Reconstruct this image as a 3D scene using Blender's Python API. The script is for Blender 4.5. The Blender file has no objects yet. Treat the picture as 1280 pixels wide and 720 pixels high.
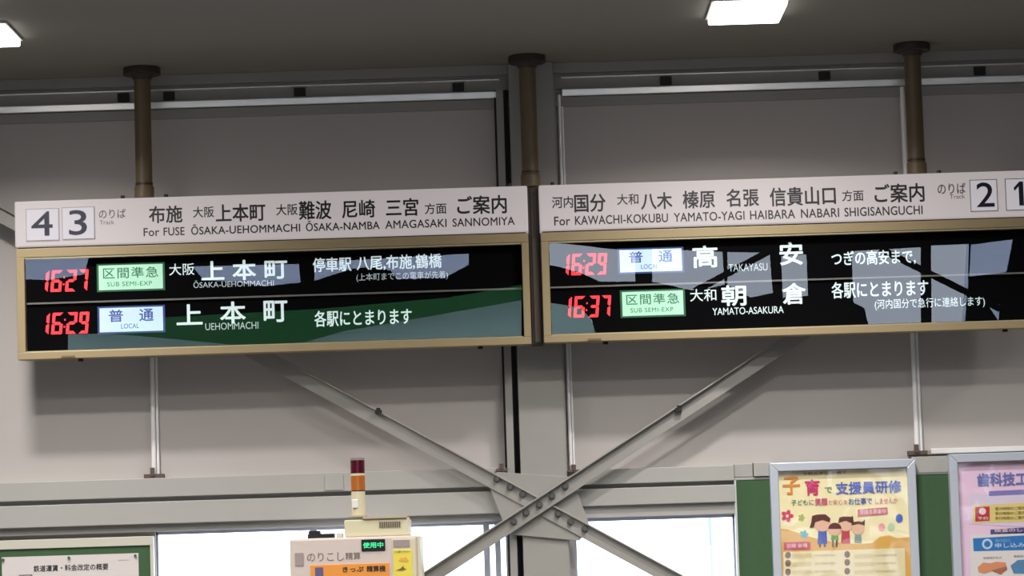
import bpy, bmesh, math, random
from mathutils import Vector, Matrix
random.seed(4)
S = bpy.context.scene
C = S.collection
PI = math.pi

# ------------------------------------------------------------------ camera, sky, exposure
F_PX, PITCH, ROLL, CAM = 3800.0, 0.09, 0.031, Vector((0, 0, 1.6))
fw = Vector((0, math.cos(PITCH), math.sin(PITCH)))
r0 = Vector((1, 0, 0)); u0 = r0.cross(fw)
rt = r0 * math.cos(ROLL) - u0 * math.sin(ROLL)
up = u0 * math.cos(ROLL) + r0 * math.sin(ROLL)
cd = bpy.data.cameras.new('camera'); cam = bpy.data.objects.new('camera', cd); C.objects.link(cam)
cd.sensor_width = 36; cd.lens = F_PX / 1280 * 36; cd.clip_end = 500
cam.matrix_world = Matrix((rt, up, -fw)).transposed().to_4x4()
cam.location = CAM
S.camera = cam

W = bpy.data.worlds.new('sky'); S.world = W; W.use_nodes = True
bg = W.node_tree.nodes['Background']
bg.inputs['Color'].default_value = (0.74, 0.83, 1.0, 1); bg.inputs['Strength'].default_value = 5.0
LAMP, WATTS, SPREAD = 4.0, 56.0, 146        # diffuser radiance, lamp power, lamp beam angle
S.view_settings.view_transform = 'Standard'; S.view_settings.look = 'None'
S.view_settings.gamma = 1; S.view_settings.use_curve_mapping = False
S.view_settings.exposure = 0.0

CEIL, WALL, SIGN, BACK = 4.63, 18.44, 18.0, -6.0

def ray(x, y): return fw * F_PX + rt * (x - 640) + up * (360 - y)
def at(x, y, Y):
    d = ray(x, y); return CAM + d * ((Y - CAM.y) / d.y)

# ------------------------------------------------------------------ helpers
def lin(c):
    return tuple(((v / 255 + .055) / 1.055) ** 2.4 if v > 10 else v / 255 / 12.92 for v in c)

MATS = {}
def mat(name, rgb, rough=.6, metal=0, emit=0, erg=None, noise=0, nscale=6, spec=.5, srgb=True, stretch=None):
    if name in MATS: return MATS[name]
    m = bpy.data.materials.new(name); m.use_nodes = True
    nt = m.node_tree; b = nt.nodes['Principled BSDF']
    c = lin(rgb) if srgb else rgb
    b.inputs['Base Color'].default_value = (*c, 1)
    b.inputs['Roughness'].default_value = rough; b.inputs['Metallic'].default_value = metal
    b.inputs['Specular IOR Level'].default_value = spec
    if emit:
        b.inputs['Emission Color'].default_value = (*(lin(erg) if erg else c), 1); b.inputs['Emission Strength'].default_value = emit
    if noise:
        tc = nt.nodes.new('ShaderNodeTexCoord'); mp = nt.nodes.new('ShaderNodeMapping')
        if stretch: mp.inputs['Scale'].default_value = stretch
        n = nt.nodes.new('ShaderNodeTexNoise'); n.inputs['Scale'].default_value = nscale; n.inputs['Detail'].default_value = 5
        mx = nt.nodes.new('ShaderNodeMixRGB'); mx.blend_type = 'MIX'
        mx.inputs[1].default_value = (*[v * (1 - noise) for v in c], 1); mx.inputs[2].default_value = (*[min(1, v * (1 + noise)) for v in c], 1)
        nt.links.new(tc.outputs['Object'], mp.inputs[0]); nt.links.new(mp.outputs[0], n.inputs['Vector'])
        nt.links.new(n.outputs['Fac'], mx.inputs[0]); nt.links.new(mx.outputs[0], b.inputs['Base Color'])
    MATS[name] = m
    return m

def glass(name, ior, tint=(1, 1, 1), rough=0.0, wrinkle=0):
    if name in MATS: return MATS[name]
    m = bpy.data.materials.new(name); m.use_nodes = True; nt = m.node_tree
    for n in list(nt.nodes): nt.nodes.remove(n)
    o = nt.nodes.new('ShaderNodeOutputMaterial'); mx = nt.nodes.new('ShaderNodeMixShader')
    t = nt.nodes.new('ShaderNodeBsdfTransparent'); g = nt.nodes.new('ShaderNodeBsdfGlossy')
    t.inputs['Color'].default_value = (*tint, 1); g.inputs['Roughness'].default_value = rough
    # reflectance by Schlick's rule, the same from both faces of the sheet
    ge = nt.nodes.new('ShaderNodeNewGeometry'); dt = nt.nodes.new('ShaderNodeVectorMath'); dt.operation = 'DOT_PRODUCT'
    nt.links.new(ge.outputs['Normal'], dt.inputs[0]); nt.links.new(ge.outputs['Incoming'], dt.inputs[1])
    def mth(op, a, b=0.0):
        n = nt.nodes.new('ShaderNodeMath'); n.operation = op
        for k, v in enumerate((a, b)):
            if isinstance(v, (int, float)): n.inputs[k].default_value = v
            else: nt.links.new(v, n.inputs[k])
        return n.outputs[0]
    f0 = ((ior - 1) / (ior + 1)) ** 2
    fac = mth('ADD', f0, mth('MULTIPLY', 1 - f0, mth('POWER', mth('SUBTRACT', 1.0, mth('ABSOLUTE', dt.outputs['Value'])), 5.0)))
    if wrinkle:
        tc = nt.nodes.new('ShaderNodeTexCoord'); n = nt.nodes.new('ShaderNodeTexNoise'); n.inputs['Scale'].default_value = 5; n.inputs['Detail'].default_value = .5; n.inputs['Distortion'].default_value = .6
        bp = nt.nodes.new('ShaderNodeBump'); bp.inputs['Strength'].default_value = wrinkle; bp.inputs['Distance'].default_value = .05
        nt.links.new(tc.outputs['Object'], n.inputs['Vector']); nt.links.new(n.outputs['Fac'], bp.inputs['Height']); nt.links.new(bp.outputs[0], g.inputs['Normal'])
    nt.links.new(fac, mx.inputs[0]); nt.links.new(t.outputs[0], mx.inputs[1]); nt.links.new(g.outputs[0], mx.inputs[2])
    nt.links.new(mx.outputs[0], o.inputs[0])
    MATS[name] = m
    return m

def bx(bm, x0, x1, y0, y1, z0, z1):
    v = [bm.verts.new((x, y, z)) for x in (x0, x1) for y in (y0, y1) for z in (z0, z1)]
    for f in ((0, 1, 3, 2), (4, 6, 7, 5), (0, 4, 5, 1), (2, 3, 7, 6), (0, 2, 6, 4), (1, 5, 7, 3)):
        bm.faces.new([v[i] for i in f])
def boxes(*bs):
    bm = bmesh.new()
    for b in bs: bx(bm, *b)
    return bm
def rod(bm, a, b, r, n=20, r2=None):
    a, b = Vector(a), Vector(b); d = b - a
    m = Matrix.Translation((a + b) / 2) @ d.to_track_quat('Z', 'Y').to_matrix().to_4x4()
    bmesh.ops.create_cone(bm, cap_ends=True, segments=n, radius1=r, radius2=r if r2 is None else r2, depth=d.length, matrix=m)
def rods(*rs):
    bm = bmesh.new()
    for r in rs: rod(bm, *r)
    return bm
def prism(bm, pts, y0, y1):
    """pts: outline in (x, z); solid between y0 and y1"""
    a = [bm.verts.new((x, y0, z)) for x, z in pts]; b = [bm.verts.new((x, y1, z)) for x, z in pts]
    bm.faces.new(a); bm.faces.new(b[::-1]); n = len(pts)
    for i in range(n): bm.faces.new((a[i], b[i], b[(i + 1) % n], a[(i + 1) % n]))
def prisms(*ps):
    bm = bmesh.new()
    for p in ps: prism(bm, *p)
    return bm
def xz(Y, *pts):
    """points on the vertical plane at depth Y"""
    return [(at(x, y, Y).x, at(x, y, Y).z) for x, y in pts]

def obj(name, bm, m, parent=None, bevel=0, smooth=False):
    bmesh.ops.recalc_face_normals(bm, faces=bm.faces)
    me = bpy.data.meshes.new(name); bm.to_mesh(me); bm.free()
    if smooth:
        for p in me.polygons: p.use_smooth = True
    o = bpy.data.objects.new(name, me); C.objects.link(o); me.materials.append(m)
    if bevel:
        b = o.modifiers.new('bevel', 'BEVEL'); b.width = bevel; b.segments = 2; b.limit_method = 'ANGLE'
    if parent:
        o.parent = parent; o.matrix_parent_inverse = Matrix.Translation(-parent_loc(parent))
    return o
def parent_loc(p):
    l = p.location.copy()
    while p.parent: p = p.parent; l = l if False else l
    return WORLD.get(p.name, Vector())
WORLD = {}
def thing(name, label, cat, loc, group=None):
    o = bpy.data.objects.new(name, None); C.objects.link(o); o.empty_display_size = .1
    o.location = loc; WORLD[o.name] = Vector(loc); o['label'] = label; o['category'] = cat
    if group: o['group'] = group
    return o
def tag(o, label, cat, group=None):
    o['label'] = label; o['category'] = cat
    if group: o['group'] = group
    return o
def struct(name, bm, m, bevel=0):
    o = obj(name, bm, m, None, bevel); o['kind'] = 'structure'; return o
def recentre(o):
    """move a single-mesh thing's origin to the middle of its mesh"""
    vs = [v.co for v in o.data.vertices]
    c = sum(vs, Vector()) / len(vs)
    o.data.transform(Matrix.Translation(-c)); o.location = c
    return o
def child(name, bm, m, p, **k):
    """part or sub-part in world coordinates"""
    bmesh.ops.recalc_face_normals(bm, faces=bm.faces)
    root = p if p.parent is None else p.parent
    off = WORLD.get(root.name, root.location)
    bmesh.ops.translate(bm, verts=bm.verts, vec=-off)
    o = obj(name, bm, m, None, **k); o.parent = p
    return o

_fc = bpy.data.curves.new('type', 'FONT'); _fo = bpy.data.objects.new('type', _fc); C.objects.link(_fo)
def glyphs(s, weight=0, spacing=1.0):
    _fc.body = s; _fc.offset = weight; _fc.space_character = spacing; _fc.resolution_u = 4
    dg = bpy.context.evaluated_depsgraph_get(); dg.update()
    return bpy.data.meshes.new_from_object(_fo.evaluated_get(dg))
def lettering(name, s, x0, x1, z0, z1, Y, m, parent, weight=0.0, spacing=1.0, slant=0, tilt=0):
    """one string fitted to a box on the plane at depth Y, facing the camera side"""
    me = glyphs(s, 0, spacing); me.name = name
    xs = [v.co.x for v in me.vertices]; ys = [v.co.y for v in me.vertices]
    ax, ay = min(xs), min(ys); sx = (x1 - x0) / (max(xs) - ax); sy = (z1 - z0) / (max(ys) - ay)
    root = parent if parent.parent is None else parent.parent
    off = WORLD.get(root.name, root.location)
    for v in me.vertices:
        x = x0 + (v.co.x - ax) * sx; z = z0 + (v.co.y - ay) * sy
        v.co = Vector((x, Y, z + (x - x0) * tilt)) - off
    if weight:                                   # bold: the same figure struck again a hair to each side
        d = weight * .55 * (z1 - z0); bm = bmesh.new(); tmp = me
        for k, (dx, dz) in enumerate(((0, 0), (d, 0), (-d, 0), (0, d), (0, -d), (d * .7, d * .7), (-d * .7, d * .7), (d * .7, -d * .7), (-d * .7, -d * .7))):
            n0 = len(bm.verts); bm.from_mesh(tmp); bm.verts.ensure_lookup_table()
            bmesh.ops.translate(bm, verts=bm.verts[n0:], vec=(dx, -k * .00004, dz))
        bm.to_mesh(me); bm.free()
    me.materials.clear(); me.materials.append(m)
    o = bpy.data.objects.new(name, me); C.objects.link(o); o.parent = parent
    return o

# ------------------------------------------------------------------ materials
wall_m = mat('painted wall', (184, 178, 173), .75, noise=.05, nscale=1.2)
ceil_m = mat('ceiling board', (134, 131, 123), .8, noise=.04, nscale=.8)
floor_m = mat('floor tile', (62, 60, 57), .5, noise=.08, nscale=3)
steel_m = mat('grey painted steel', (152, 149, 143), .5, noise=.06, nscale=4)
beam_m = mat('pale grey trim', (170, 168, 162), .55, noise=.04, nscale=3)
white_m = mat('white plastic', (226, 224, 220), .4)
alu_m = mat('bright conduit', (250, 246, 238), .35, metal=.9)
riser_m = mat('bright riser', (248, 247, 245), .3, metal=.15)
bronze_m = mat('bronze paint', (104, 88, 64), .45, noise=.12, nscale=9)
bronze_dark_m = mat('dark bronze paint', (52, 44, 36), .5, noise=.1, nscale=9)
dark_m = mat('dark gap', (30, 29, 28), .7)
black_m = mat('black plastic', (16, 16, 17), .35)
gold_m = mat('champagne anodised frame', (160, 142, 106), .45, metal=.15, noise=.05, nscale=5)
gold_in_m = mat('pale inner lip', (190, 180, 145), .35, metal=.5)
header_m = mat('header acrylic', (138, 132, 131), .5, emit=.46, erg=(226, 216, 215), spec=.3)
tile_m = mat('number tile', (138, 134, 137), .5, emit=.5, erg=(228, 222, 228), spec=.3)
tile_edge_m = mat('number tile edge', (150, 145, 150), .5)
navy_m = mat('navy vinyl', (22, 18, 46), .5)
ink_m = mat('charcoal vinyl', (44, 40, 42), .5)
ink2_m = mat('grey vinyl', (96, 90, 92), .5)
screen_m = mat('display backing', (7, 8, 10), .8, spec=.05)
rail_m = mat('divider rail', (120, 118, 112), .5)
glow_m = mat('lit white characters', (196, 212, 212), .5, emit=.66)
glow_dim_m = mat('lit small characters', (168, 180, 182), .5, emit=.55)
red_m = mat('red segments', (255, 52, 62), .5, emit=1.15)
green_plate_m = mat('lit green plate', (164, 212, 184), .5, emit=.62)
green_edge_m = mat('green plate border', (36, 96, 58), .5, emit=.3)
green_ink_m = mat('green plate ink', (44, 112, 72), .5, emit=.4)
blue_plate_m = mat('lit blue white plate', (182, 204, 222), .5, emit=.62)
blue_edge_m = mat('blue plate border', (46, 66, 120), .5, emit=.3)
blue_ink_m = mat('blue plate ink', (58, 84, 150), .5, emit=.4)
pane_m = glass('display glass', 1.78)
winglass_m = glass('window glass', 1.4, (.97, .99, 1))
felt_m = mat('green felt', (62, 92, 60), .9, noise=.08, nscale=40)
silver_m = mat('silver poster frame', (196, 202, 210), .38, metal=.25)

# ------------------------------------------------------------------ the room
X0, X1 = -9.0, 9.0
struct('floor', boxes((X0, X1, BACK, WALL + .2, -.1, 0)), floor_m)
struct('ceiling', boxes((X0, X1, BACK, WALL + .2, CEIL, CEIL + .1)), ceil_m)
WIN_T, WIN_B = 1.850, .75
WL, WR = (-2.203, -.074), (.332, 1.304)
struct('wall_front', boxes((X0, X1, WALL, WALL + .2, WIN_T, CEIL), (X0, X1, WALL, WALL + .2, 0, WIN_B),
                           (X0, WL[0], WALL, WALL + .2, WIN_B, WIN_T), (WL[1], WR[0], WALL, WALL + .2, WIN_B, WIN_T),
                           (WR[1], X1, WALL, WALL + .2, WIN_B, WIN_T)), wall_m)
side_m = mat('side wall', (110, 106, 102), .75)
struct('wall_left', boxes((X0 - .1, X0, BACK, WALL + .2, 0, CEIL)), side_m)
struct('wall_right', boxes((X1, X1 + .1, BACK, WALL + .2, 0, CEIL)), side_m)

# the two windows under the sill line, glazed
def window(name, x0, x1, mulls):
    f = .03
    bm = boxes((x0, x1, WALL + .04, WALL + .1, WIN_T - f * .6, WIN_T), (x0, x1, WALL + .04, WALL + .1, WIN_B, WIN_B + f),
               (x0, x0 + .012, WALL + .04, WALL + .1, WIN_B, WIN_T), (x1 - .012, x1, WALL + .04, WALL + .1, WIN_B, WIN_T))
    for a, b in mulls: bx(bm, a, b, WALL + .03, WALL + .11, WIN_B, WIN_T)
    w = struct(name, bm, mat('window sash', (172, 172, 182), .4, metal=.2))
    g = obj('window_pane', boxes((x0 + .01, x1 - .01, WALL + .067, WALL + .073, WIN_B + .01, WIN_T - .01)), winglass_m); g.parent = w
window('window_1', *WL, [(-.220, -.183), (-.151, -.117), (-1.27, -1.23)])
window('window_2', *WR, [])

# ------------------------------------------------------------------ front wall: top channel, sill bands
struct('trim_1', boxes((X0, X1, WALL - .06, WALL, 4.5692, CEIL - .001), (X0, X1, WALL - .02, WALL, 4.4751, 4.5742), (X0, X1, WALL - .035, WALL, 4.3660, 4.4205)), steel_m)
struct('trim_2', boxes((X0, -0.01983, WALL - .09, WALL, 2.0580, 2.1730), (X0, -0.01983, WALL - .03, WALL, 2.0263, 2.0620), (X0, -0.01983, WALL - .1, WALL, 1.8974, 2.0313)), beam_m, bevel=.004)
struct('trim_3', boxes((X0, -0.01983, WALL - .06, WALL - .001, WIN_T + .001, 1.8994)), steel_m)
struct('trim_4', boxes((0.2974, 1.304, WALL - .09, WALL, 2.0511, 2.1433), (0.2974, 1.304, WALL - .03, WALL, 2.0213, 2.0560), (0.2974, 1.304, WALL - .1, WALL, 1.9222, 2.0263)), beam_m, bevel=.004)
struct('trim_5', boxes((0.2974, 1.304, WALL - .07, WALL - .001, WIN_T + .004, 1.9212)), beam_m)
struct('trim_6', boxes((1.307, 1.418, WALL - .06, WALL, 2.0709, 2.1502), (1.422, 1.547, WALL - .08, WALL, 2.0709, 2.1552),
                       (2.379, 2.637, WALL - .07, WALL, 2.0610, 2.1601), (1.307, 4.957, WALL - .065, WALL, 2.0511, 2.0679)), beam_m, bevel=.003)
# short cover with a raised joint on the left band
tag(recentre(obj('joint_cover', boxes((-1.165, -1.051, WALL - .097, WALL - .0905, 2.0660, 2.1601)), beam_m, bevel=.003)), 'small flat joint cover on the pale wall band above the fare machine', 'cover')

# bright aluminium rail under the ceiling, its face leaning a little downwards, with dark clips above it
def rail(x0, x1, label, clips):
    t = thing('wall_rail', label, 'rail', ((x0 + x1) / 2, WALL, 4.45))
    bm = bmesh.new(); z0, z1, y = 4.426, 4.470, WALL - .05
    v = [bm.verts.new((x, yy, zz)) for x in (x0, x1) for yy, zz in ((y, z0), (y - (z1 - z0) * .055, z1), (WALL - .021, z1 + .004), (WALL - .021, z0))]
    for f in ((0, 1, 5, 4), (1, 2, 6, 5), (2, 3, 7, 6), (3, 0, 4, 7), (0, 3, 2, 1), (4, 5, 6, 7)): bm.faces.new([v[i] for i in f])
    child('face', bm, alu_m, t, bevel=.005)
    child('upper_line', boxes((x0, x1, WALL - .045, WALL - .02, 4.538, 4.545)), alu_m, t)
    for c in clips:
        child('clip', boxes((c - .035, c + .035, WALL - .045, WALL - .02, 4.48, 4.53)), dark_m, t, bevel=.003)
rail(-5, -.04, 'bright horizontal aluminium rail under the ceiling left of the central column', [-2.34, -2.06, -1.26, -.29, -3.3])
rail(.34, 5, 'bright horizontal aluminium rail under the ceiling right of the central column', [.98, 1.95, 2.9])

def riser(label, x, z0, z1, w, foot=True):
    t = thing('wall_conduit', label, 'conduit', (x, WALL, z0))
    child('tube', rods(((x - w * .2, WALL - .03, z0), (x - w * .2, WALL - .03, z1), w * .3, 32)), riser_m, t)
    child('thin_tube', rods(((x + w * .33, WALL - .018, z0), (x + w * .33, WALL - .018, z1), w * .18)), riser_m, t)
    if foot:
        child('bracket', boxes((x - .07, x + .05, WALL - .05, WALL, z0 - .012, z0 + .012), (x - .03, x - .005, WALL - .06, WALL - .02, z0, z0 + .05)),
              mat('rusty bracket', (92, 76, 70), .7, noise=.2, nscale=30), t)
    return t
riser('white vertical conduit on the wall below the left departure board', -2.189, 2.187, 3.82, .046)
riser('white vertical conduit on the wall right of the central column', 0.3301, 2.172, 4.44, .036, False)
riser('white vertical conduit on the wall behind the right hanging pole', 2.431, 2.185, 4.42, .05)

t = thing('cable_duct', 'white horizontal cable duct above the pink poster', 'duct', (2.9, WALL, 2.18))
child('duct', boxes((2.498, 4.957, WALL - .07, WALL, 2.1730, 2.2067)), white_m, t, bevel=.006)
child('end_cap', boxes((2.478, 2.5, WALL - .06, WALL, 2.1710, 2.1948)), mat('grey cap', (150, 140, 128), .6), t)

# ------------------------------------------------------------------ central steel column, gusset, braces
t = thing('steel_column', 'grey steel column on the front wall between the two boards', 'column', (.15, 18.5, 0))
FL = 18.30
child('flange', boxes((0.01785, 0.2895, FL, FL + .018, 0, CEIL - .002)), steel_m, t, bevel=.002)
child('web', boxes((0.1447, 0.1626, FL + .018, WALL - .001, 0, CEIL - .002)), steel_m, t)
child('side_angle', boxes((-0.06147, -0.01785, FL + .02, FL + .03, 0, 4.4751), (-0.02776, -0.01785, FL + .03, WALL - .001, 0, 4.4751)), steel_m, t)
child('side_plate', boxes((0.2697, 0.2974, FL + .018, WALL - .102, 0, 4.4751)), steel_m, t)
child('back_strip', boxes((-0.07435, 0.009914, FL + .09, FL + .095, 0, 4.4751)), dark_m, t)

GY = 18.281
g = thing('gusset_plate', 'many-sided grey gusset plate where the two braces cross on the column', 'plate', (.1, GY, 1.92))
child('plate', prisms((xz(GY, (609, 602), (622, 590), (712, 596), (722, 615), (738, 660), (724, 676), (636, 668), (628, 650)), GY, GY + .019)), steel_m, g, bevel=.002)

def brace(label, a, b, bolts, y, lipd):
    """steel angle from a to b (x, z): a face leg w wide and a lip turned towards the camera"""
    a, b = Vector((a[0], 0, a[1])), Vector((b[0], 0, b[1])); d = (b - a).normalized(); n = Vector((-d.z, 0, d.x))
    if n.z < 0: n = -n
    t = thing('diagonal_brace', label, 'brace', ((a + b) / 2 + Vector((0, y, 0))))
    def slab(o0, o1, y0, y1):
        bm = bmesh.new()
        p = [a + n * o0, b + n * o0, b + n * o1, a + n * o1]
        prism(bm, [(v.x, v.z) for v in p], y0, y1); return bm
    child('face_leg', slab(-.045, .045, y, y + .009), steel_m, t, bevel=.0015)
    child('lip', slab(.036, .045, y - lipd, y), steel_m, t, bevel=.0015)
    for px, py in bolts:
        P = at(px, py, y)
        bm = bmesh.new(); rod(bm, (P.x, y, P.z), (P.x, y - .006, P.z), .021, 20); rod(bm, (P.x, y - .005, P.z), (P.x, y - .024, P.z), .0155, 6)
        child('bolt', bm, mat('bolt steel', (96, 94, 90), .4, metal=.4), t)
    return t
z = lambda x, y: ((x - 580) / 1, y)
def zb(*p): return [(580 + x / 4.5, 560 + y / 4.5) for x, y in p]
brace('diagonal steel brace rising to the left behind the left departure board', (-4.432, 4.575), (1.28, 1.260), zb((185, 175), (260, 220), (330, 260), (530, 370), (600, 415), (680, 455)), 18.271, .024)
brace('diagonal steel brace rising to the right behind the right departure board', (4.448, 4.575), (-2.0, 0.639), zb((280, 415), (350, 365), (425, 320), (495, 270), (570, 215)), 18.236, .034)
# small dark clamps on the braces
for (px, py), lab, yc in (((473, 515), 'small dark clamp on the left-rising brace below the left board', 18.245), ((848, 512), 'small dark clamp on the right-rising brace below the right board', 18.21)):
    P = at(px, py, yc)
    bm = boxes((P.x - .02, P.x + .02, yc - .01, yc + .03, P.z - .01, P.z + .012)); rod(bm, (P.x, yc, P.z + .01), (P.x, yc, P.z + .025), .012)
    tag(recentre(obj('pipe_clamp', bm, dark_m)), lab, 'clamp', 'clamps on the braces')
for (px, py), lab in (((627, 585), 'rusty bolt head left of the column above the gusset plate'), ((717, 586), 'rusty bolt head right of the column above the gusset plate')):
    P = at(px, py, 18.34)
    bm = boxes((P.x - .035, P.x + .035, 18.31, WALL - .09, P.z - .02, P.z - .006)); rod(bm, (P.x, 18.32, P.z - .01), (P.x, 18.32, P.z + .025), .016, 6)
    tag(recentre(obj('anchor_bolt', bm, MATS['rusty bracket'])), lab, 'bolt', 'anchor bolts beside the column')

# ------------------------------------------------------------------ hanging poles
def pole(label, x, zb_, wide=True):
    y = 18.09
    t = thing('hanging_pole', label, 'pole', (x, y, zb_), 'bronze poles carrying the departure boards')
    child('shaft', rods(((x, y, zb_), (x, y, CEIL - .04), .05, 32)), bronze_m, t, smooth=False)
    child('ceiling_flange', rods(((x, y, CEIL - .045), (x, y, CEIL - .001), .112, 40)), bronze_dark_m, t, bevel=.006)
    child('neck', rods(((x, y, CEIL - .075), (x, y, CEIL - .045), .052, 32, .07)), bronze_dark_m, t)
    child('collar', rods(((x, y, 3.838), (x, y, 3.912), .059, 32)), bronze_m, t, bevel=.006)
    child('ring', rods(((x, y, 3.92), (x, y, 3.932), .053, 32)), bronze_dark_m, t)
    for dx in (-.13, .13):
        child('nut', rods(((x + dx, y, 3.835), (x + dx, y, 3.86), .014, 6)), bronze_dark_m, t)
    return t
pole('bronze hanging pole above the left departure board', -2.185, 3.836)
pole('bronze hanging pole over the gap between the two departure boards', .132, 3.836)
pole('bronze hanging pole above the right departure board', 2.448, 3.836)
t = thing('gap_post', 'dark bronze post filling the gap between the two departure boards', 'post', (.145, 18.1, 2.9))
child('post', boxes((.112, .176, 18.05, 18.17, 2.885, 3.836)), bronze_dark_m, t, bevel=.004)
child('cover_strip', boxes((.128, .16, 18.04, 18.051, 2.9, 3.82)), mat('brown strip', (70, 58, 46), .5), t)

# ------------------------------------------------------------------ departure boards
SEG = {'0': 'abcdef', '1': 'bc', '2': 'abged', '3': 'abgcd', '6': 'afgecd', '7': 'abc', '9': 'abcdfg'}
def clock(s, x0, x1, z0, z1, Y):
    """slanted seven-segment figures"""
    bm = bmesh.new(); h = z1 - z0; w = x1 - x0 - .1 * h; th = .135 * h; g = .012 * h
    def quad(pts):
        q = [(x0 + px + .1 * h * (pz / h), z0 + pz) for px, pz in pts]; prism(bm, q, Y, Y + .004)
    cells = [(-.18, .085), (.15, .40), None, (.49, .73), (.78, 1.0)]
    for ch, c in zip(s, cells):
        if ch == ':':
            for f in (.34, .66):
                quad([(w * .43, h * f - th * .3), (w * .46, h * f - th * .3), (w * .46, h * f + th * .3), (w * .43, h * f + th * .3)])
            continue
        a, b = c[0] * w, c[1] * w; m = h / 2; t = th
        S_ = {'a': [(a + g, h), (b - g, h), (b - t - g, h - t), (a + t + g, h - t)],
              'd': [(a + g, 0), (b - g, 0), (b - t - g, t), (a + t + g, t)],
              'g': [(a + t * .5 + g, m), (a + t + g, m + t / 2), (b - t - g, m + t / 2), (b - t * .5 - g, m), (b - t - g, m - t / 2), (a + t + g, m - t / 2)],
              'f': [(a, h - g), (a + t, h - t - g), (a + t, m + t * .5 + g), (a + t * .4, m + g), (a, m + t * .3)],
              'b': [(b, h - g), (b - t, h - t - g), (b - t, m + t * .5 + g), (b - t * .4, m + g), (b, m + t * .3)],
              'e': [(a, g), (a + t, t + g), (a + t, m - t * .5 - g), (a + t * .4, m - g), (a, m - t * .3)],
              'c': [(b, g), (b - t, t + g), (b - t, m - t * .5 - g), (b - t * .4, m - g), (b, m - t * .3)]}
        for k in SEG[ch]: quad(S_[k])
    return bm

TILT = math.radians(3.0)
def board(label, x0, x1, z0, z1, zh, gx0, gx1):
    """housing, header panel, frame, display, tilted glass"""
    t = thing('departure_board', label, 'departure board', ((x0 + x1) / 2, 18.09, z0), 'hanging departure boards')
    P = {'root': t}
    gz0, gz1 = z0 + .044, zh - .058
    P['housing'] = child('housing', boxes((x0 + .01, x1 - .01, 18.075, 18.18, z0 + .004, z1 - .004)), mat('board housing', (176, 166, 148), .5), t, bevel=.004)
    P['header'] = child('header_panel', boxes((x0 - .002, x1 + .002, 17.985, 18.18, zh + .004, z1)), header_m, t, bevel=.008)
    P['shadow'] = child('shadow_gap', boxes((x0 + .012, x1 - .012, 18.02, 18.08, zh - .004, zh + .004)), dark_m, t)
    bm = bmesh.new()
    y0, y1 = SIGN, 18.08
    bx(bm, x0, x1, y0, y1, gz1, zh - .004); bx(bm, x0, x1, y0, y1, z0, gz0)
    bx(bm, x0, gx0, y0, y1, gz0, gz1); bx(bm, gx1, x1, y0, y1, gz0, gz1)
    P['frame'] = child('frame', bm, gold_m, t, bevel=.003)
    P['lip'] = child('inner_lip', boxes((gx0 + .002, gx1 - .002, SIGN + .006, 18.07, gz1 - .01, gz1 - .001)), gold_in_m, t)
    P['lip'] = child('lower_lip', boxes((gx0 + .002, gx1 - .002, SIGN + .012, 18.07, gz0 + .001, gz0 + .006)), gold_in_m, t)
    P['display'] = child('display_panel', boxes((gx0 + .001, gx1 - .001, 18.062, 18.074, gz0 + .001, gz1 - .001)), screen_m, t)
    P['rail'] = child('divider_rail', boxes((gx0 + .003, gx1 - .003, 18.045, 18.062, 3.219, 3.229)), rail_m, t)
    # the pane leans forward at its top edge
    zc = (gz0 + gz1) / 2; hh = (gz1 - gz0) / 2 - .01; yc = 18.03; s = math.tan(TILT)
    bm = bmesh.new()
    vs = [bm.verts.new((x, yc - s * dz + dy, zc + dz)) for x in (gx0 + .003, gx1 - .003) for dz in (-hh, hh) for dy in (0,)]
    bm.faces.new((vs[0], vs[2], vs[3], vs[1]))
    P['glass'] = child('glass_pane', bm, pane_m, t)
    for k in (.12, .9):
        kx = x0 + (x1 - x0) * k
        child('knob', rods(((kx, 18.06, z0 - .016), (kx, 18.06, z0 + .004), .016, 16)), black_m, t)
    kx = x0 + .3
    child('latch', boxes((kx - .04, kx + .04, SIGN - .005, SIGN + .01, z0 + .004, z0 + .018)), mat('latch metal', (120, 98, 62), .5), t, bevel=.002)
    return P

def tile(P, ch, x0, x1, z0, z1, gx0, gx1, gz0, gz1):
    a = child('platform_tile', boxes((x0, x1, 17.979, 17.986, z0, z1)), tile_edge_m, P['root'])
    child('tile_face', boxes((x0 + .005, x1 - .005, 17.976, 17.98, z0 + .005, z1 - .005)), tile_m, a)
    if ch == '1':                                 # flagged figure, drawn by hand
        w, h = gx1 - gx0, gz1 - gz0
        pts = [(.52, 0), (1, 0), (1, 1), (.60, 1), (0, .74), (.10, .62), (.52, .80)]
        child('numeral', prisms(([(gx0 + u * w, gz0 + v * h) for u, v in pts], 17.974, 17.9758)), navy_m, a)
    else: lettering('numeral', ch, gx0, gx1, gz0, gz1, 17.9745, navy_m, a, weight=.022)
HY, DY = 17.9835, 18.0605
def head(P, s, x0, x1, z0, z1, w=.012, m=ink_m, sp=1.0): lettering('lettering', s, x0, x1, z0, z1, HY, m, P['header'], w, sp)
def disp(P, s, x0, x1, z0, z1, w=.02, m=glow_m, sp=1.0): lettering('lettering', s, x0, x1, z0, z1, DY, m, P['display'], w, sp)
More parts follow.
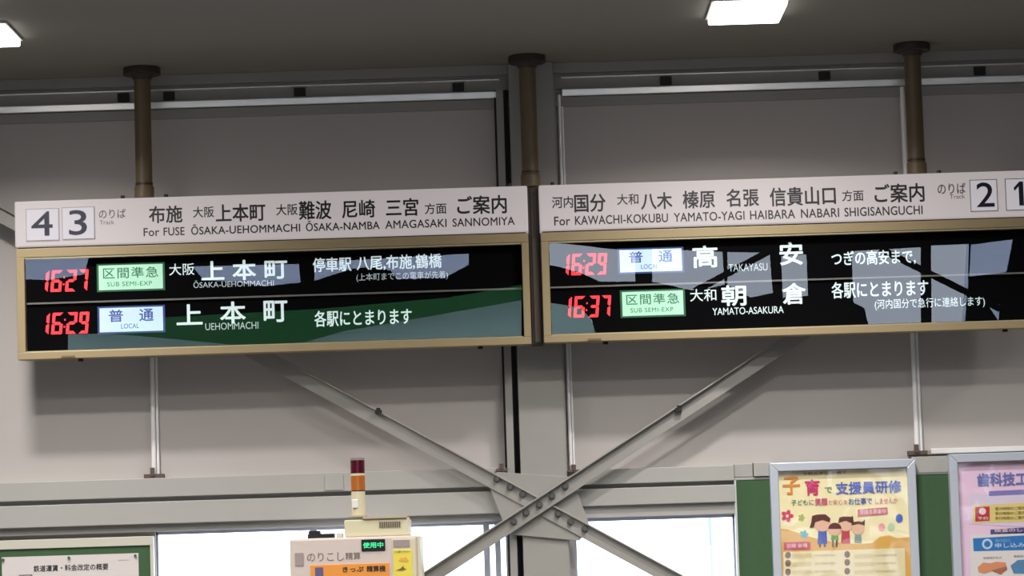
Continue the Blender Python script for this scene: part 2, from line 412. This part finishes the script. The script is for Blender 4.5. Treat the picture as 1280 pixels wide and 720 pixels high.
def plate(P, green, x0, x1, z0, z1):
    e, f, i = (green_edge_m, green_plate_m, green_ink_m) if green else (blue_edge_m, blue_plate_m, blue_ink_m)
    a = child('service_plate', boxes((x0 - .012, x1 + .012, 18.058, 18.063, z0 - .01, z1 + .01)), e, P['root'])
    child('plate_face', boxes((x0, x1, 18.0555, 18.0585, z0, z1)), f, a)
    w, h = x1 - x0, z1 - z0
    if green:
        lettering('lettering', '区間準急', x0 + w * .07, x1 - w * .07, z0 + h * .46, z1 - h * .1, 18.0545, i, a, .012, 1.15)
        lettering('lettering', 'SUB SEMI-EXP', x0 + w * .13, x1 - w * .17, z0 + h * .14, z0 + h * .32, 18.0545, i, a, 0, 1.1)
    else:
        lettering('lettering', '普', x0 + w * .15, x0 + w * .37, z0 + h * .42, z1 - h * .08, 18.0545, i, a, .03)
        lettering('lettering', '通', x1 - w * .37, x1 - w * .15, z0 + h * .42, z1 - h * .08, 18.0545, i, a, .03)
        lettering('lettering', 'LOCAL', x0 + w * .34, x1 - w * .38, z0 + h * .13, z0 + h * .33, 18.0545, i, a, 0)

# --- left board
L = board('left departure board, white header with tracks 4 and 3 for Fuse', -2.946, .106, 2.887, 3.832, 3.554, -2.897, .064)
tile(L, '4', -2.880, -2.682, 3.590, 3.785, -2.846, -2.722, 3.622, 3.765)
tile(L, '3', -2.666, -2.470, 3.592, 3.788, -2.622, -2.518, 3.620, 3.767)
head(L, 'のりば', -2.445, -2.286, 3.714, 3.768, .02, ink2_m); head(L, 'Track', -2.442, -2.355, 3.678, 3.703, 0, ink2_m)
for s, a, b, c, d in (('布施', -2.146, -1.950, 3.678, 3.777), ('大阪', -1.884, -1.760, 3.702, 3.766), ('上本町', -1.748, -1.455, 3.672, 3.776),
                      ('大阪', -1.389, -1.262, 3.700, 3.766), ('難波', -1.252, -1.062, 3.670, 3.779), ('尼崎', -.996, -.802, 3.672, 3.776),
                      ('三宮', -.734, -.544, 3.674, 3.778), ('方面', -.504, -.376, 3.680, 3.744), ('ご案内', -.310, -.018, 3.672, 3.780)):
    head(L, s, a, b, c, d, .036 if b - a > .15 else .022)
for s, a, b in (('For', -2.181, -2.088), ('FUSE', -2.062, -1.938), ('ŌSAKA-UEHOMMACHI', -1.897, -1.250), ('ŌSAKA-NAMBA', -1.214, -.776),
                ('AMAGASAKI', -.742, -.378), ('SANNOMIYA', -.341, .028)):
    head(L, s, a, b, 3.600 if s[0] != 'Ō' else 3.6, 3.648 if s[0] != 'Ō' else 3.660, .028, ink_m, 1.04)
child('time_readout', clock('16:27', -2.792, -2.522, 3.291, 3.420, 18.054), red_m, L['root'])
child('time_readout', clock('16:29', -2.792, -2.522, 3.037, 3.166, 18.054), red_m, L['root'])
plate(L, True, -2.463, -2.081, 3.292, 3.440); plate(L, False, -2.463, -2.085, 3.040, 3.184)
disp(L, '大阪', -2.042, -1.892, 3.368, 3.438, .012); disp(L, '上 本 町', -1.848, -1.340, 3.330, 3.446, .045, glow_m, 1.0)
disp(L, 'ŌSAKA-UEHOMMACHI', -1.899, -1.420, 3.289, 3.332, .0, glow_dim_m)
disp(L, '停車駅', -1.184, -.955, 3.362, 3.446, .026); disp(L, '八尾,布施,鶴橋', -.922, -.416, 3.362, 3.450, .026)
disp(L, '(上本町までこの電車が先着)', -.926, -.380, 3.294, 3.346, .004, glow_dim_m)
[disp(L, c, a, b, 3.072, d, .042) for c, a, b, d in (('上', -2.002, -1.852, 3.190), ('本', -1.742, -1.594, 3.198), ('町', -1.482, -1.345, 3.196))]; disp(L, 'UEHOMMACHI', -1.834, -1.518, 3.034, 3.076, 0, glow_dim_m)
disp(L, '各駅にとまります', -1.182, -.604, 3.034, 3.128, .026)

# --- right board
R = board('right departure board, white header with tracks 2 and 1 for Kawachi-Kokubu', .180, 3.232, 2.892, 3.832, 3.554, .226, 3.186)
tile(R, '2', 2.742, 2.906, 3.592, 3.784, 2.782, 2.884, 3.620, 3.764)
tile(R, '1', 2.953, 3.134, 3.592, 3.784, 3.002, 3.060, 3.620, 3.764)
head(R, 'のりば', 2.552, 2.718, 3.704, 3.768, .02, ink2_m); head(R, 'Track', 2.622, 2.712, 3.674, 3.700, 0, ink2_m)
for s, a, b, c, d in (('河内', .254, .378, 3.692, 3.760), ('国分', .388, .571, 3.664, 3.768), ('大和', .642, .768, 3.700, 3.764),
                      ('八木', .785, .968, 3.668, 3.766), ('榛原', 1.034, 1.222, 3.666, 3.770), ('名張', 1.294, 1.484, 3.668, 3.772),
                      ('信貴山口', 1.552, 1.942, 3.664, 3.772), ('方面', 1.982, 2.108, 3.680, 3.744), ('ご案内', 2.176, 2.470, 3.664, 3.774)):
    head(R, s, a, b, c, d, .036 if b - a > .15 else .022)
for s, a, b in (('For', .264, .358), ('KAWACHI-KOKUBU', .388, .940), ('YAMATO-YAGI', .976, 1.396), ('HAIBARA', 1.430, 1.697),
                ('NABARI', 1.733, 1.959), ('SHIGISANGUCHI', 1.992, 2.456)):
    head(R, s, a, b, 3.588, 3.640, .028, ink_m, 1.04)
child('time_readout', clock('16:29', .318, .575, 3.294, 3.422, 18.054), red_m, R['root'])
child('time_readout', clock('16:37', .322, .590, 3.040, 3.168, 18.054), red_m, R['root'])
plate(R, False, .648, 1.018, 3.302, 3.436); plate(R, True, .654, 1.018, 3.040, 3.184)
disp(R, '高', 1.086, 1.230, 3.318, 3.446, .042); disp(R, '安', 1.605, 1.740, 3.318, 3.450, .042); disp(R, 'TAKAYASU', 1.296, 1.528, 3.288, 3.332, 0, glow_dim_m)
disp(R, '大和', 1.060, 1.216, 3.116, 3.188, .014); disp(R, '朝', 1.248, 1.392, 3.084, 3.204, .042); disp(R, '倉', 1.612, 1.748, 3.082, 3.206, .042)
disp(R, 'YAMATO-ASAKURA', 1.190, 1.614, 3.030, 3.072, .008, glow_m)
disp(R, 'つぎの高安まで,', 1.912, 2.412, 3.300, 3.388, .026); disp(R, '各駅にとまります', 1.905, 2.480, 3.108, 3.204, .026)
disp(R, '(河内国分で急行に連絡します)', 2.158, 2.814, 3.028, 3.094, .006, glow_m)

# ------------------------------------------------------------------ ceiling lights
frame_m = mat('light frame', (190, 188, 182), .5)
lamp_m = mat('light diffuser', (1.0, .97, .95), .5, emit=LAMP, srgb=False)
def light(x, y, label, group='ceiling light panels'):
    t = thing('ceiling_light', label, 'ceiling light', (x, y, CEIL), group)
    child('frame', boxes((x - .215, x + .215, y - .29, y + .29, CEIL - .014, CEIL - .001)), frame_m, t, bevel=.004)
    child('diffuser', boxes((x - .2, x + .2, y - .275, y + .275, CEIL - .048, CEIL - .012)), lamp_m, t, bevel=.008)
    ld = bpy.data.lights.new('lamp', 'AREA'); ld.shape = 'RECTANGLE'; ld.size = .38; ld.size_y = .16
    ld.energy = WATTS; ld.spread = math.radians(SPREAD); ld.color = (1, .965, .94)
    lo = bpy.data.objects.new('lamp', ld); C.objects.link(lo); lo.location = (0, 0, -.050); lo.parent = t
light(1.352, 16.68, 'bright rectangular ceiling light above the right departure board')
light(-2.93, 16.68, 'bright rectangular ceiling light at the left edge above the left board')
for y in (15.6, 14.5, 13.3, 12.0, 10.5, 7.5, 4.0, 0.0):
    for x in (-2.93, 1.352): light(x, y, 'bright rectangular ceiling light of the rows out of frame')
for x in (-7.21, 5.63):
    for y in (16.68, 14.5, 12.0): light(x, y, 'bright rectangular ceiling light of the rows out of frame')

# ------------------------------------------------------------------ left notice board
t = thing('notice_board', 'green felt notice board in a pale frame at bottom left', 'notice board', (-2.9, WALL, 1.0))
child('felt', boxes((-4.164, -2.226, 18.371, WALL - .002, .7, 1.7708)), felt_m, t)
child('frame', boxes((-4.164, -2.207, 18.36, WALL - .001, 1.7708, 1.826), (-2.227, -2.207, 18.36, WALL - .001, .7, 1.7708)), mat('cream frame', (200, 196, 180), .5), t, bevel=.003)
t = thing('paper_notice', 'white paper notice with bold black title pinned on the green board', 'notice', (-2.72, 18.366, 1.2))
sh = child('sheet', boxes((-3.121, -2.298, 18.366, 18.369, 1.0052, 1.7259)), mat('white paper', (214, 206, 202), .7), t)
lettering('lettering', '鉄道運賃・料金改定の概要', -2.930, -2.481, 1.632, 1.670, 18.365, mat('print black', (22, 20, 20), .6), sh, .03)
child('table_frame', boxes((-3.019, -2.939, 18.3646, 18.3655, 1.6119, 1.6169), (-2.944, -2.939, 18.3646, 18.3655, 1.5603, 1.6169)), ink2_m, sh)
lettering('lettering', '2023.4.1', -2.42, -2.355, 1.682, 1.689, 18.365, ink2_m, sh)
for x in (-3.112, -2.716, -2.316):
    child('pin', rods(((x, 18.366, 1.711), (x, 18.352, 1.711), .008, 12)), mat('pin green', (60, 96, 70), .4), t)

# ------------------------------------------------------------------ right notice board
t = thing('notice_board', 'long green felt notice board behind the two framed posters', 'notice board', (2.6, WALL, 1.0))
child('felt', boxes((1.311, 4.461, 18.371, WALL - .001, .7, 2.0481)), felt_m, t)
child('frame', boxes((1.301, 1.313, 18.35, WALL - .001, .7, 2.0521)), mat('pale board edge', (196, 198, 196), .5), t)

# ------------------------------------------------------------------ posters
def poster(label, x0, x1, zt, zbm, bgm):
    fwid, y0 = .052, 18.295
    t = thing('framed_poster', label, 'poster', ((x0 + x1) / 2, 18.5, zbm), 'framed posters on the green board')
    bm = bmesh.new()
    def mitre(pts): prism(bm, pts, y0, 18.368)
    a, b, c, d = (x0, zbm), (x1, zbm), (x1, zt), (x0, zt)
    i = lambda p, sx, sz: (p[0] + sx * fwid, p[1] + sz * fwid)
    ai, bi, ci, di = i(a, 1, 1), i(b, -1, 1), i(c, -1, -1), i(d, 1, -1)
    mitre([a, ai, bi, b]); mitre([b, bi, ci, c]); mitre([c, ci, di, d]); mitre([d, di, ai, a])
    child('frame', bm, silver_m, t, bevel=.005)
    s = child('print', boxes((x0 + fwid * .8, x1 - fwid * .8, 18.33, 18.34, zbm + fwid * .8, zt - fwid * .8)), bgm, t)
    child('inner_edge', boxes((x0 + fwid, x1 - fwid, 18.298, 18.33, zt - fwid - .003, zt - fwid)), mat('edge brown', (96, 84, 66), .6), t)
    bm = bmesh.new()
    bm.faces.new([bm.verts.new(p) for p in ((x0 + fwid * .8, 18.315, zbm + fwid * .8), (x1 - fwid * .8, 18.315, zbm + fwid * .8), (x1 - fwid * .8, 18.315, zt - fwid * .8), (x0 + fwid * .8, 18.315, zt - fwid * .8))])
    child('clear_cover', bm, glass('poster film', 1.5, rough=.05, wrinkle=.06), t)
    return t, s
PY = 18.329
def ink(name, rgb): return mat(name, rgb, .7)
_layer = [0]
def shape(s, pts, m, name='print_shape', k=1):
    """flat printed area; k = how many layers it lies above the paper"""
    return child(name, prisms((xz(PY, *pts), PY - k * .0008, PY - k * .0008 + .0007)), m, s)
def ell(cx, cy, rx, ry, n=20, a0=0, a1=2 * PI): return [(cx + rx * math.cos(a0 + (a1 - a0) * i / n), cy + ry * math.sin(a0 + (a1 - a0) * i / n)) for i in range(n + (0 if a1 - a0 > 6.28 else 1))]
def flower(cx, cy, r, n=5): return [(cx + r * (.55 + .45 * abs(math.cos(n / 2 * a))) * math.cos(a), cy + r * (.55 + .45 * abs(math.cos(n / 2 * a))) * math.sin(a)) for a in [2 * PI * i / 40 for i in range(40)]]
def plet(s, body, x0, y0, x1, y1, m, w=0.0, sp=1.0):
    A, B = at(x0, y1, PY), at(x1, y0, PY); tl = (at(x1, y1, PY).z - A.z) / (at(x1, y1, PY).x - A.x)
    zt_ = at(x0, y0, PY).z
    return lettering('lettering', body, A.x, B.x, A.z, zt_, PY - .0032, m, s, w, sp)

YEL, s1 = poster('yellow childcare poster with four cartoon children in a silver frame', 1.513, 2.391, 2.147, .98, mat('cream print', (246, 234, 184), .6))
hill = [(976, 661), (985, 662), (1000, 667), (1015, 672), (1040, 677), (1070, 680), (1090, 679), (1100, 671), (1112, 669), (1122, 673), (1137, 671), (1140, 735), (976, 735)]
shape(s1, hill, ink('hill orange', (222, 172, 82)))
cream = ink('panel cream', (232, 220, 176))
shape(s1, [(979, 690), (1131, 685), (1132, 735), (980, 735)], cream, k=2)
for x0 in (990, 1068):
    for y in (696, 706, 716): shape(s1, [(x0, y - 3), (x0 + 24, y - 4), (x0 + 24, y + 1), (x0, y + 2)], ink('cell tan', (218, 200, 152)), k=3)
for x0 in (1018, 1094):
    for y in (695, 705, 715): plet(s1, '子育て支援員 研修会', x0, y - 2, x0 + 26, y + 1, ink('faint print', (176, 158, 120)))
dot = ink('dot brown', (128, 96, 66))
for x, ys in ((985, (694, 704, 715)), (1059, (693, 703, 714))):
    for y in ys: shape(s1, ell(x, y, 3.6, 4.2), dot, k=3)
shape(s1, [(980, 678), (1013, 677), (1013, 687), (980, 688)], ink('tag red', (196, 80, 96)), k=3)
plet(s1, '日程 会場', 984, 680, 1009, 685, ink('tag white', (240, 214, 214)), .02)
plet(s1, '子', 979, 597, 999, 618, ink('title orange', (226, 140, 52)), .05)
plet(s1, '育', 1007, 600, 1024, 619, ink('title pink', (208, 52, 110)), .05)
plet(s1, 'で', 1031, 609, 1040, 616, ink('title green', (60, 130, 76)), .03)
plet(s1, '支援員研修', 1045, 603, 1126, 618, ink('title blue', (92, 112, 200)), .045)
plet(s1, '子どもに', 989, 625, 1017, 632, ink('sub green', (92, 124, 96)), .02)
plet(s1, '笑顔', 1019, 623, 1034, 632, ink('sub pink', (204, 76, 120)), .04)
plet(s1, 'と安心を', 1036, 625, 1059, 631, ink('sub rose', (206, 110, 120)), .01)
plet(s1, 'お仕事で', 1061, 623, 1090, 631, ink('sub blue', (84, 100, 176)), .03)
plet(s1, 'しませんか', 1094, 623, 1122, 630, ink('sub rose', (206, 110, 120)), .01)
plet(s1, '令和五年度 子育て', 1003, 590.5, 1058, 594, ink('edge print', (110, 96, 60)), .01)
shape(s1, [(1072, 637), (1109, 634), (1110, 643), (1072, 646)], ink('pale red tag', (212, 104, 104)), k=2)
plet(s1, '受講生募集中', 1075, 637, 1107, 643, ink('tag white', (240, 214, 214)), .02)
shape(s1, flower(984, 645, 8), ink('flower pink', (214, 66, 106)), k=2); shape(s1, ell(984, 645, 2, 2), cream, k=3)
shape(s1, flower(1002, 647, 4.5), ink('flower green', (170, 186, 84)), k=2)
shape(s1, flower(1005, 668, 5.5), ink('flower blue', (106, 172, 190)), k=2)
shape(s1, ell(1102, 659, 4.2, 5), ink('balloon pink', (236, 166, 160)), k=2); shape(s1, ell(1114, 659, 4.2, 5), ink('balloon green', (178, 212, 168)), k=2)
shape(s1, ell(1124, 648, 4.4, 5.6), ink('balloon blue', (70, 100, 190)), k=2)
skin, hair = ink('skin tone', (236, 190, 160)), ink('hair brown', (96, 48, 44))
def kid(cx, cy, r, top, leg, coat, hairshape):
    shape(s1, [(cx - r * .5, cy + r * .8), (cx + r * .5, cy + r * .8), (cx + r * .62, top), (cx - r * .62, top)], coat, k=3)
    for d in (-.3, .3): shape(s1, [(cx + d * r - 1.2, top), (cx + d * r + 1.2, top), (cx + d * r + 1.2, leg), (cx + d * r - 1.2, leg)], ink('leg dark', (90, 76, 84)), k=2)
    shape(s1, ell(cx, cy, r, r * .95), skin, k=4)
    shape(s1, hairshape, hair, k=5)
kid(1028, 655, 10, 680, 684, ink('dress blue', (72, 92, 176)), [(1012, 660), (1014, 653), (1015, 645), (1022, 643), (1032, 643), (1038, 648), (1037, 653), (1028, 650), (1019, 653), (1017, 659)])
kid(1043.5, 662, 8, 675, 684, ink('shirt green', (120, 170, 84)), ell(1043.5, 661, 8.3, 7.6, 16, PI, 2 * PI))
kid(1057, 655, 9.5, 679, 679.5, ink('dress red', (196, 70, 84)), [(1047.5, 654), (1049, 647), (1055, 645.5), (1063, 646), (1066, 645), (1067, 652), (1064, 654), (1057, 651)])
kid(1072.5, 661, 7.6, 678, 678.5, ink('shirt teal', (132, 160, 152)), [(1064.5, 657), (1064, 650.5), (1067.5, 652.5), (1073, 651.5), (1078, 652.5), (1081, 649), (1080.5, 657), (1073, 655)])

PNK, s2 = poster('pink poster with blue title and yellow and blue panels in a silver frame', 2.592, 3.47, 2.167, 1.0, mat('pink print', (238, 204, 226), .6))
shape(s2, [(1212, 618), (1300, 613), (1300, 660), (1212, 655)], ink('pale lilac', (222, 208, 228)))
plet(s2, '歯科技工士', 1222, 592, 1300, 608, ink('title lilac', (104, 116, 180)), .05)
shape(s2, [(1236, 614), (1300, 611), (1300, 617), (1236, 620)], ink('lilac bar', (130, 124, 186)), k=2)
shape(s2, [(1216, 632), (1300, 627), (1300, 652), (1216, 654)], ink('panel yellow', (226, 206, 128)), k=2)
shape(s2, [(1219, 634), (1237, 633), (1237, 651), (1219, 652)], ink('panel red', (190, 44, 58)), k=3)
shape(s2, ell(1228, 639, 4.4, 4.4), ink('tag white', (240, 214, 214)), k=4); plet(s2, '予約', 1222, 646, 1235, 650, ink('tag white', (240, 214, 214)), .02)
for y in (636, 642, 648): plet(s2, '受付時間のご案内について', 1244, y - 2, 1300, y + 2, ink('olive print', (132, 116, 48)), .02)
shape(s2, [(1238, 662), (1300, 658), (1300, 666), (1238, 668)], ink('purple bar', (84, 76, 140)), k=2)
plet(s2, '検査のしくみ', 1243, 661, 1296, 665.5, ink('tag white', (240, 214, 214)), .02)
shape(s2, [(1212, 669), (1300, 664), (1300, 735), (1214, 735)], ink('card white', (226, 220, 216)), k=2)
shape(s2, [(1216, 673), (1300, 668), (1300, 687), (1217, 689)], ink('bar blue', (42, 118, 186)), k=3)
shape(s2, ell(1234, 680, 6.6, 6.6), ink('ring pale', (190, 214, 232)), k=4); shape(s2, ell(1234, 680, 4, 4), ink('bar blue', (42, 118, 186)), k=5)
plet(s2, '受付窓口', 1244, 674, 1262, 678, ink('pale blue print', (150, 190, 222))); plet(s2, '申し込み方法', 1244, 679, 1300, 685, ink('ring pale', (190, 214, 232)), .03)
plet(s2, '家庭用のもの', 1229, 696, 1252, 699, ink('card print', (120, 112, 112))); plet(s2, '業務用のもの', 1267, 694, 1290, 697, ink('card print', (120, 112, 112)))
shape(s2, [(1222, 709), (1229, 703), (1238, 704), (1246, 702), (1257, 703), (1259, 711), (1251, 718), (1240, 714), (1230, 717), (1223, 715)], ink('drawing orange', (216, 144, 100)), k=4)
shape(s2, [(1239, 713), (1258, 708), (1259, 712), (1250, 718)], ink('drawing brown', (170, 104, 76)), k=5)
shape(s2, [(1263, 707), (1272, 700), (1290, 699), (1296, 708), (1285, 717), (1267, 717)], ink('drawing blue', (84, 134, 172)), k=4)

# ------------------------------------------------------------------ fare adjustment machine
mbody = mat('machine beige', (206, 192, 182), .5); cream_m = mat('machine cream', (212, 204, 170), .5)
MY = 17.5
t = thing('fare_machine', 'beige fare adjustment machine standing below the left departure board', 'ticket machine', (-.95, 17.9, 0))
child('body', boxes((-1.322, -.592, MY, 18.2, 0, 1.773)), mbody, t, bevel=.012)
child('side_trim', boxes((-.592, -.574, MY + .01, 18.2, 0, 1.77)), cream_m, t, bevel=.004)
tb = child('top_box', boxes((-1.006, -.637, MY + .03, 18.0, 1.774, 1.872)), cream_m, t, bevel=.006)
child('top_lid', boxes((-.90, -.645, MY + .02, 18.0, 1.873, 1.886)), mat('lid tan', (176, 162, 132), .5), tb, bevel=.003)
child('vent', boxes(*[(-.804 + i * .0125, -.797 + i * .0125, MY + .026, MY + .032, 1.822, 1.856) for i in range(10)]), mat('vent dark', (96, 88, 72), .6), tb)
lb = child('lamp_display', boxes((-.909, -.773, MY - .006, MY + .01, 1.69, 1.757)), black_m, t, bevel=.003)
lettering('lettering', '使用中', -.900, -.784, 1.708, 1.740, MY - .0075, mat('green lamp', (60, 214, 140), .5, emit=.9), lb, .03)
lettering('lettering', 'のりこし', -1.222, -1.012, 1.640, 1.690, MY - .001, mat('machine grey', (128, 112, 108), .5), t, .012)
lettering('lettering', '精算', -1.002, -.916, 1.644, 1.686, MY - .001, MATS['machine grey'], t, .02)
child('mark_panel', boxes((-1.292, -1.243, MY - .003, MY + .002, 1.618, 1.692)), mat('mark grey', (158, 142, 138), .5), t)
og = child('notice_panel', boxes((-1.205, -.752, MY - .004, MY + .002, 1.40, 1.620)), mat('sticker orange', (228, 148, 62), .5), t, bevel=.002)
child('sticker_picture', boxes((-1.178, -1.132, MY - .006, MY - .003, 1.545, 1.606)), mat('sticker blue', (92, 88, 132), .5), og)
lettering('lettering', 'きっぷ', -1.02, -.90, 1.575, 1.604, MY - .0055, mat('sticker ink', (60, 40, 28), .5), og, .05)
lettering('lettering', '精算機', -.882, -.775, 1.572, 1.606, MY - .0055, MATS['sticker ink'], og, .05)
child('side_panel', boxes((-.735, -.600, MY - .003, MY + .002, 1.0, 1.756)), cream_m, t, bevel=.002)
child('label_plate', boxes((-.726, -.632, MY - .006, MY + .001, 1.708, 1.748)), mat('mark grey', (158, 142, 138), .5), t)
ys = child('yellow_strip', boxes((-.728, -.620, MY - .006, MY + .001, 1.2, 1.692)), mat('strip yellow', (226, 210, 84), .5), t, bevel=.002)
lettering('lettering', 'ご注意ください', -.722, -.632, 1.676, 1.688, MY - .0075, ink('strip ink', (120, 96, 40)), ys, .01)
child('hand_sign', prisms(([(-.70, 1.628), (-.682, 1.65), (-.672, 1.642), (-.66, 1.653), (-.64, 1.630), (-.65, 1.622)], MY - .0075, MY - .006)), mat('sign orange', (226, 168, 70), .5), ys)
child('foot_sign', prisms(([(-.715, 1.575), (-.69, 1.585), (-.672, 1.60), (-.668, 1.588), (-.655, 1.580), (-.68, 1.572)], MY - .0075, MY - .006)), MATS['strip ink'], ys)
# black device and white box lying on top
d = thing('black_bracket', 'black stepped bracket lying on top of the fare machine', 'bracket', (-1.15, 17.7, 1.773))
child('base', boxes((-1.228, -1.072, 17.66, 17.78, 1.7735, 1.800)), black_m, d, bevel=.003)
child('step', boxes((-1.222, -1.155, 17.66, 17.78, 1.800, 1.818)), black_m, d, bevel=.003)
tag(recentre(obj('sensor_box', boxes((-1.062, -1.024, 17.66, 17.74, 1.7735, 1.802)), white_m, bevel=.004)), 'small white box beside the black bracket on the fare machine', 'box')
# signal tower
s = thing('signal_tower', 'signal tower lamp with red and orange sections on the fare machine', 'signal lamp', (-.926, 17.62, 1.886))
cx, cy = -.926, 17.62
def drum(z0, z1, r, m, name, n=32): return child(name, rods(((cx, cy, z0), (cx, cy, z1), r, n)), m, s, smooth=False)
child('mount', boxes((-.985, -.880, 17.56, 17.68, 1.8868, 1.900)), mat('lid tan', (176, 162, 132), .5), s, bevel=.003)
drum(1.900, 2.036, .040, cream_m, 'post')
child('switch', boxes((-.962, -.925, cy - .044, cy - .03, 1.94, 1.99)), white_m, s, bevel=.004)
drum(2.036, 2.042, .036, dark_m, 'lower_ring')
drum(2.042, 2.127, .041, mat('amber lens', (176, 100, 38), .2), 'amber_lens')
drum(2.127, 2.140, .042, cream_m, 'middle_ring')
drum(2.140, 2.216, .041, mat('red lens', (80, 12, 30), .2), 'red_lens')
drum(2.216, 2.230, .042, mat('tower cap', (150, 130, 126), .5), 'cap')

# ------------------------------------------------------------------ far side of the concourse (seen mirrored in the board glass)
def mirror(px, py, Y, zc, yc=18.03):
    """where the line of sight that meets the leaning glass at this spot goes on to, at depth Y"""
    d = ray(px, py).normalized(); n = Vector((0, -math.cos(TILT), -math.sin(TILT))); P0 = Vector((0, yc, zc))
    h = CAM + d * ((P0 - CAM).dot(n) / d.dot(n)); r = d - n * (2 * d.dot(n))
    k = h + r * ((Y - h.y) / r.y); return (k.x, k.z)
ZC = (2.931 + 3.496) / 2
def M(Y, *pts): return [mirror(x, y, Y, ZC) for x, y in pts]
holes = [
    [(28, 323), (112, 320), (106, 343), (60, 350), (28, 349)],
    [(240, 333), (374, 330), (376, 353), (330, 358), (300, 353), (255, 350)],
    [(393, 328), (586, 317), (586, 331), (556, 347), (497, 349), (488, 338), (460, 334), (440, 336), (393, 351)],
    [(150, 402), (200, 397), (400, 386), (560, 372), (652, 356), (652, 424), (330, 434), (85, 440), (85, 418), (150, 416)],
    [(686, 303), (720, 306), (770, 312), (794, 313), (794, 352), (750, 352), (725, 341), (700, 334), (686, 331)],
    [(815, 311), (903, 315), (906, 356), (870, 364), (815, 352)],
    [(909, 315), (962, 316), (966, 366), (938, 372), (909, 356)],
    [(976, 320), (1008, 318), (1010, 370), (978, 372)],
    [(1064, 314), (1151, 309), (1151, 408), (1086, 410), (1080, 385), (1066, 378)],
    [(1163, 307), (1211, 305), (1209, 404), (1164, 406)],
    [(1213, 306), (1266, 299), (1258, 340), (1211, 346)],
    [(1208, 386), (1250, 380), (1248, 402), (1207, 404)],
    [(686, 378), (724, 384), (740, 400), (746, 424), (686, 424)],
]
holes_low = [[(x, .9), (x + 2.6, .9), (x + 2.6, 1.75), (x, 1.75)] for x in (-7.6, -4.2, -.8, 2.6)]  # unseen low openings, added as daylight for the metal rail and conduits to reflect
bm = bmesh.new()
def loop(pts, y):
    v = [bm.verts.new((x, y, z)) for x, z in pts]
    return [bm.edges.new((v[i], v[(i + 1) % len(v)])) for i in range(len(v))]
ed = loop([(X0, 0), (X1, 0), (X1, CEIL), (X0, CEIL)], BACK)
for h in holes: ed += loop(M(BACK, *h), BACK)
for h in holes_low: ed += loop(h, BACK)
bmesh.ops.triangle_fill(bm, use_beauty=True, edges=ed)
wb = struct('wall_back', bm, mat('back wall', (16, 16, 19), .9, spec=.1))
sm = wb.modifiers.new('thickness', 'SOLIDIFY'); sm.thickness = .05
# diagonals and mullions of the far glazing, then the shapes outside it
bar_m = mat('far bars', (26, 26, 30), .7)
def farbar(a, b, w, name):
    (x0, z0), (x1, z1) = M(BACK + .1, a, b); d = Vector((x1 - x0, 0, z1 - z0)).normalized(); n = Vector((-d.z, 0, d.x)) * w / 2
    o = struct(name, prisms(([(x0 + n.x, z0 + n.z), (x1 + n.x, z1 + n.z), (x1 - n.x, z1 - n.z), (x0 - n.x, z0 - n.z)], BACK + .06, BACK + .14)), bar_m)
farbar((868, 364), (962, 314), .09, 'trim_7'); farbar((1100, 311), (1250, 386), .09, 'trim_8')
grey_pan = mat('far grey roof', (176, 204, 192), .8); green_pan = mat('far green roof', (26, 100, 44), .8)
slate_pan = mat('far slate sheets', (216, 226, 246), .8)  # for panels added behind openings, toning down the sky in the board glass
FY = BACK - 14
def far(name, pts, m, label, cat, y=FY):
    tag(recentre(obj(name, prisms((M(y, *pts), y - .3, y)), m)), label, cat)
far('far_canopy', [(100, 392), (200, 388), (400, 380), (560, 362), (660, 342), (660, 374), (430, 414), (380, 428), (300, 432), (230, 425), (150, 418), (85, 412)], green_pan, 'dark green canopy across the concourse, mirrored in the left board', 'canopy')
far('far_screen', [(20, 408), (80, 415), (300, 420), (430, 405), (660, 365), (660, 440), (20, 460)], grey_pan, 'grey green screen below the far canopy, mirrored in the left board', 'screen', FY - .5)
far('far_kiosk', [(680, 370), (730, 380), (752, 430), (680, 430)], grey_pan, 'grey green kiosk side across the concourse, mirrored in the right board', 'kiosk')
far('far_backdrop', [(20, 312), (118, 312), (118, 356), (20, 356)], slate_pan, 'slate shutter added outside to dim the sky mirrored at the left board edge', 'backdrop')
far('far_backdrop', [(235, 325), (590, 308), (590, 352), (235, 366)], slate_pan, 'long slate shutter added outside to dim the sky mirrored in the left board', 'backdrop', FY)
far('far_backdrop', [(1212, 296), (1275, 290), (1270, 412), (1205, 412)], slate_pan, 'slate shutter added outside to dim the sky mirrored at the right board edge', 'backdrop')

# a thin mast outside the right window
t = thing('outdoor_mast', 'thin mast outside the right window, almost lost in glare', 'mast', (2.6, 42, 0))
child('shaft', rods(((2.66, 42, -1), (2.62, 42, 2.25), .02, 12)), mat('mast grey', (120, 130, 128), .6), t)
child('head', rods(((2.62, 42, 2.2), (2.60, 42, 2.38), .04, 12)), MATS['mast grey'], t)

bpy.data.objects.remove(_fo)
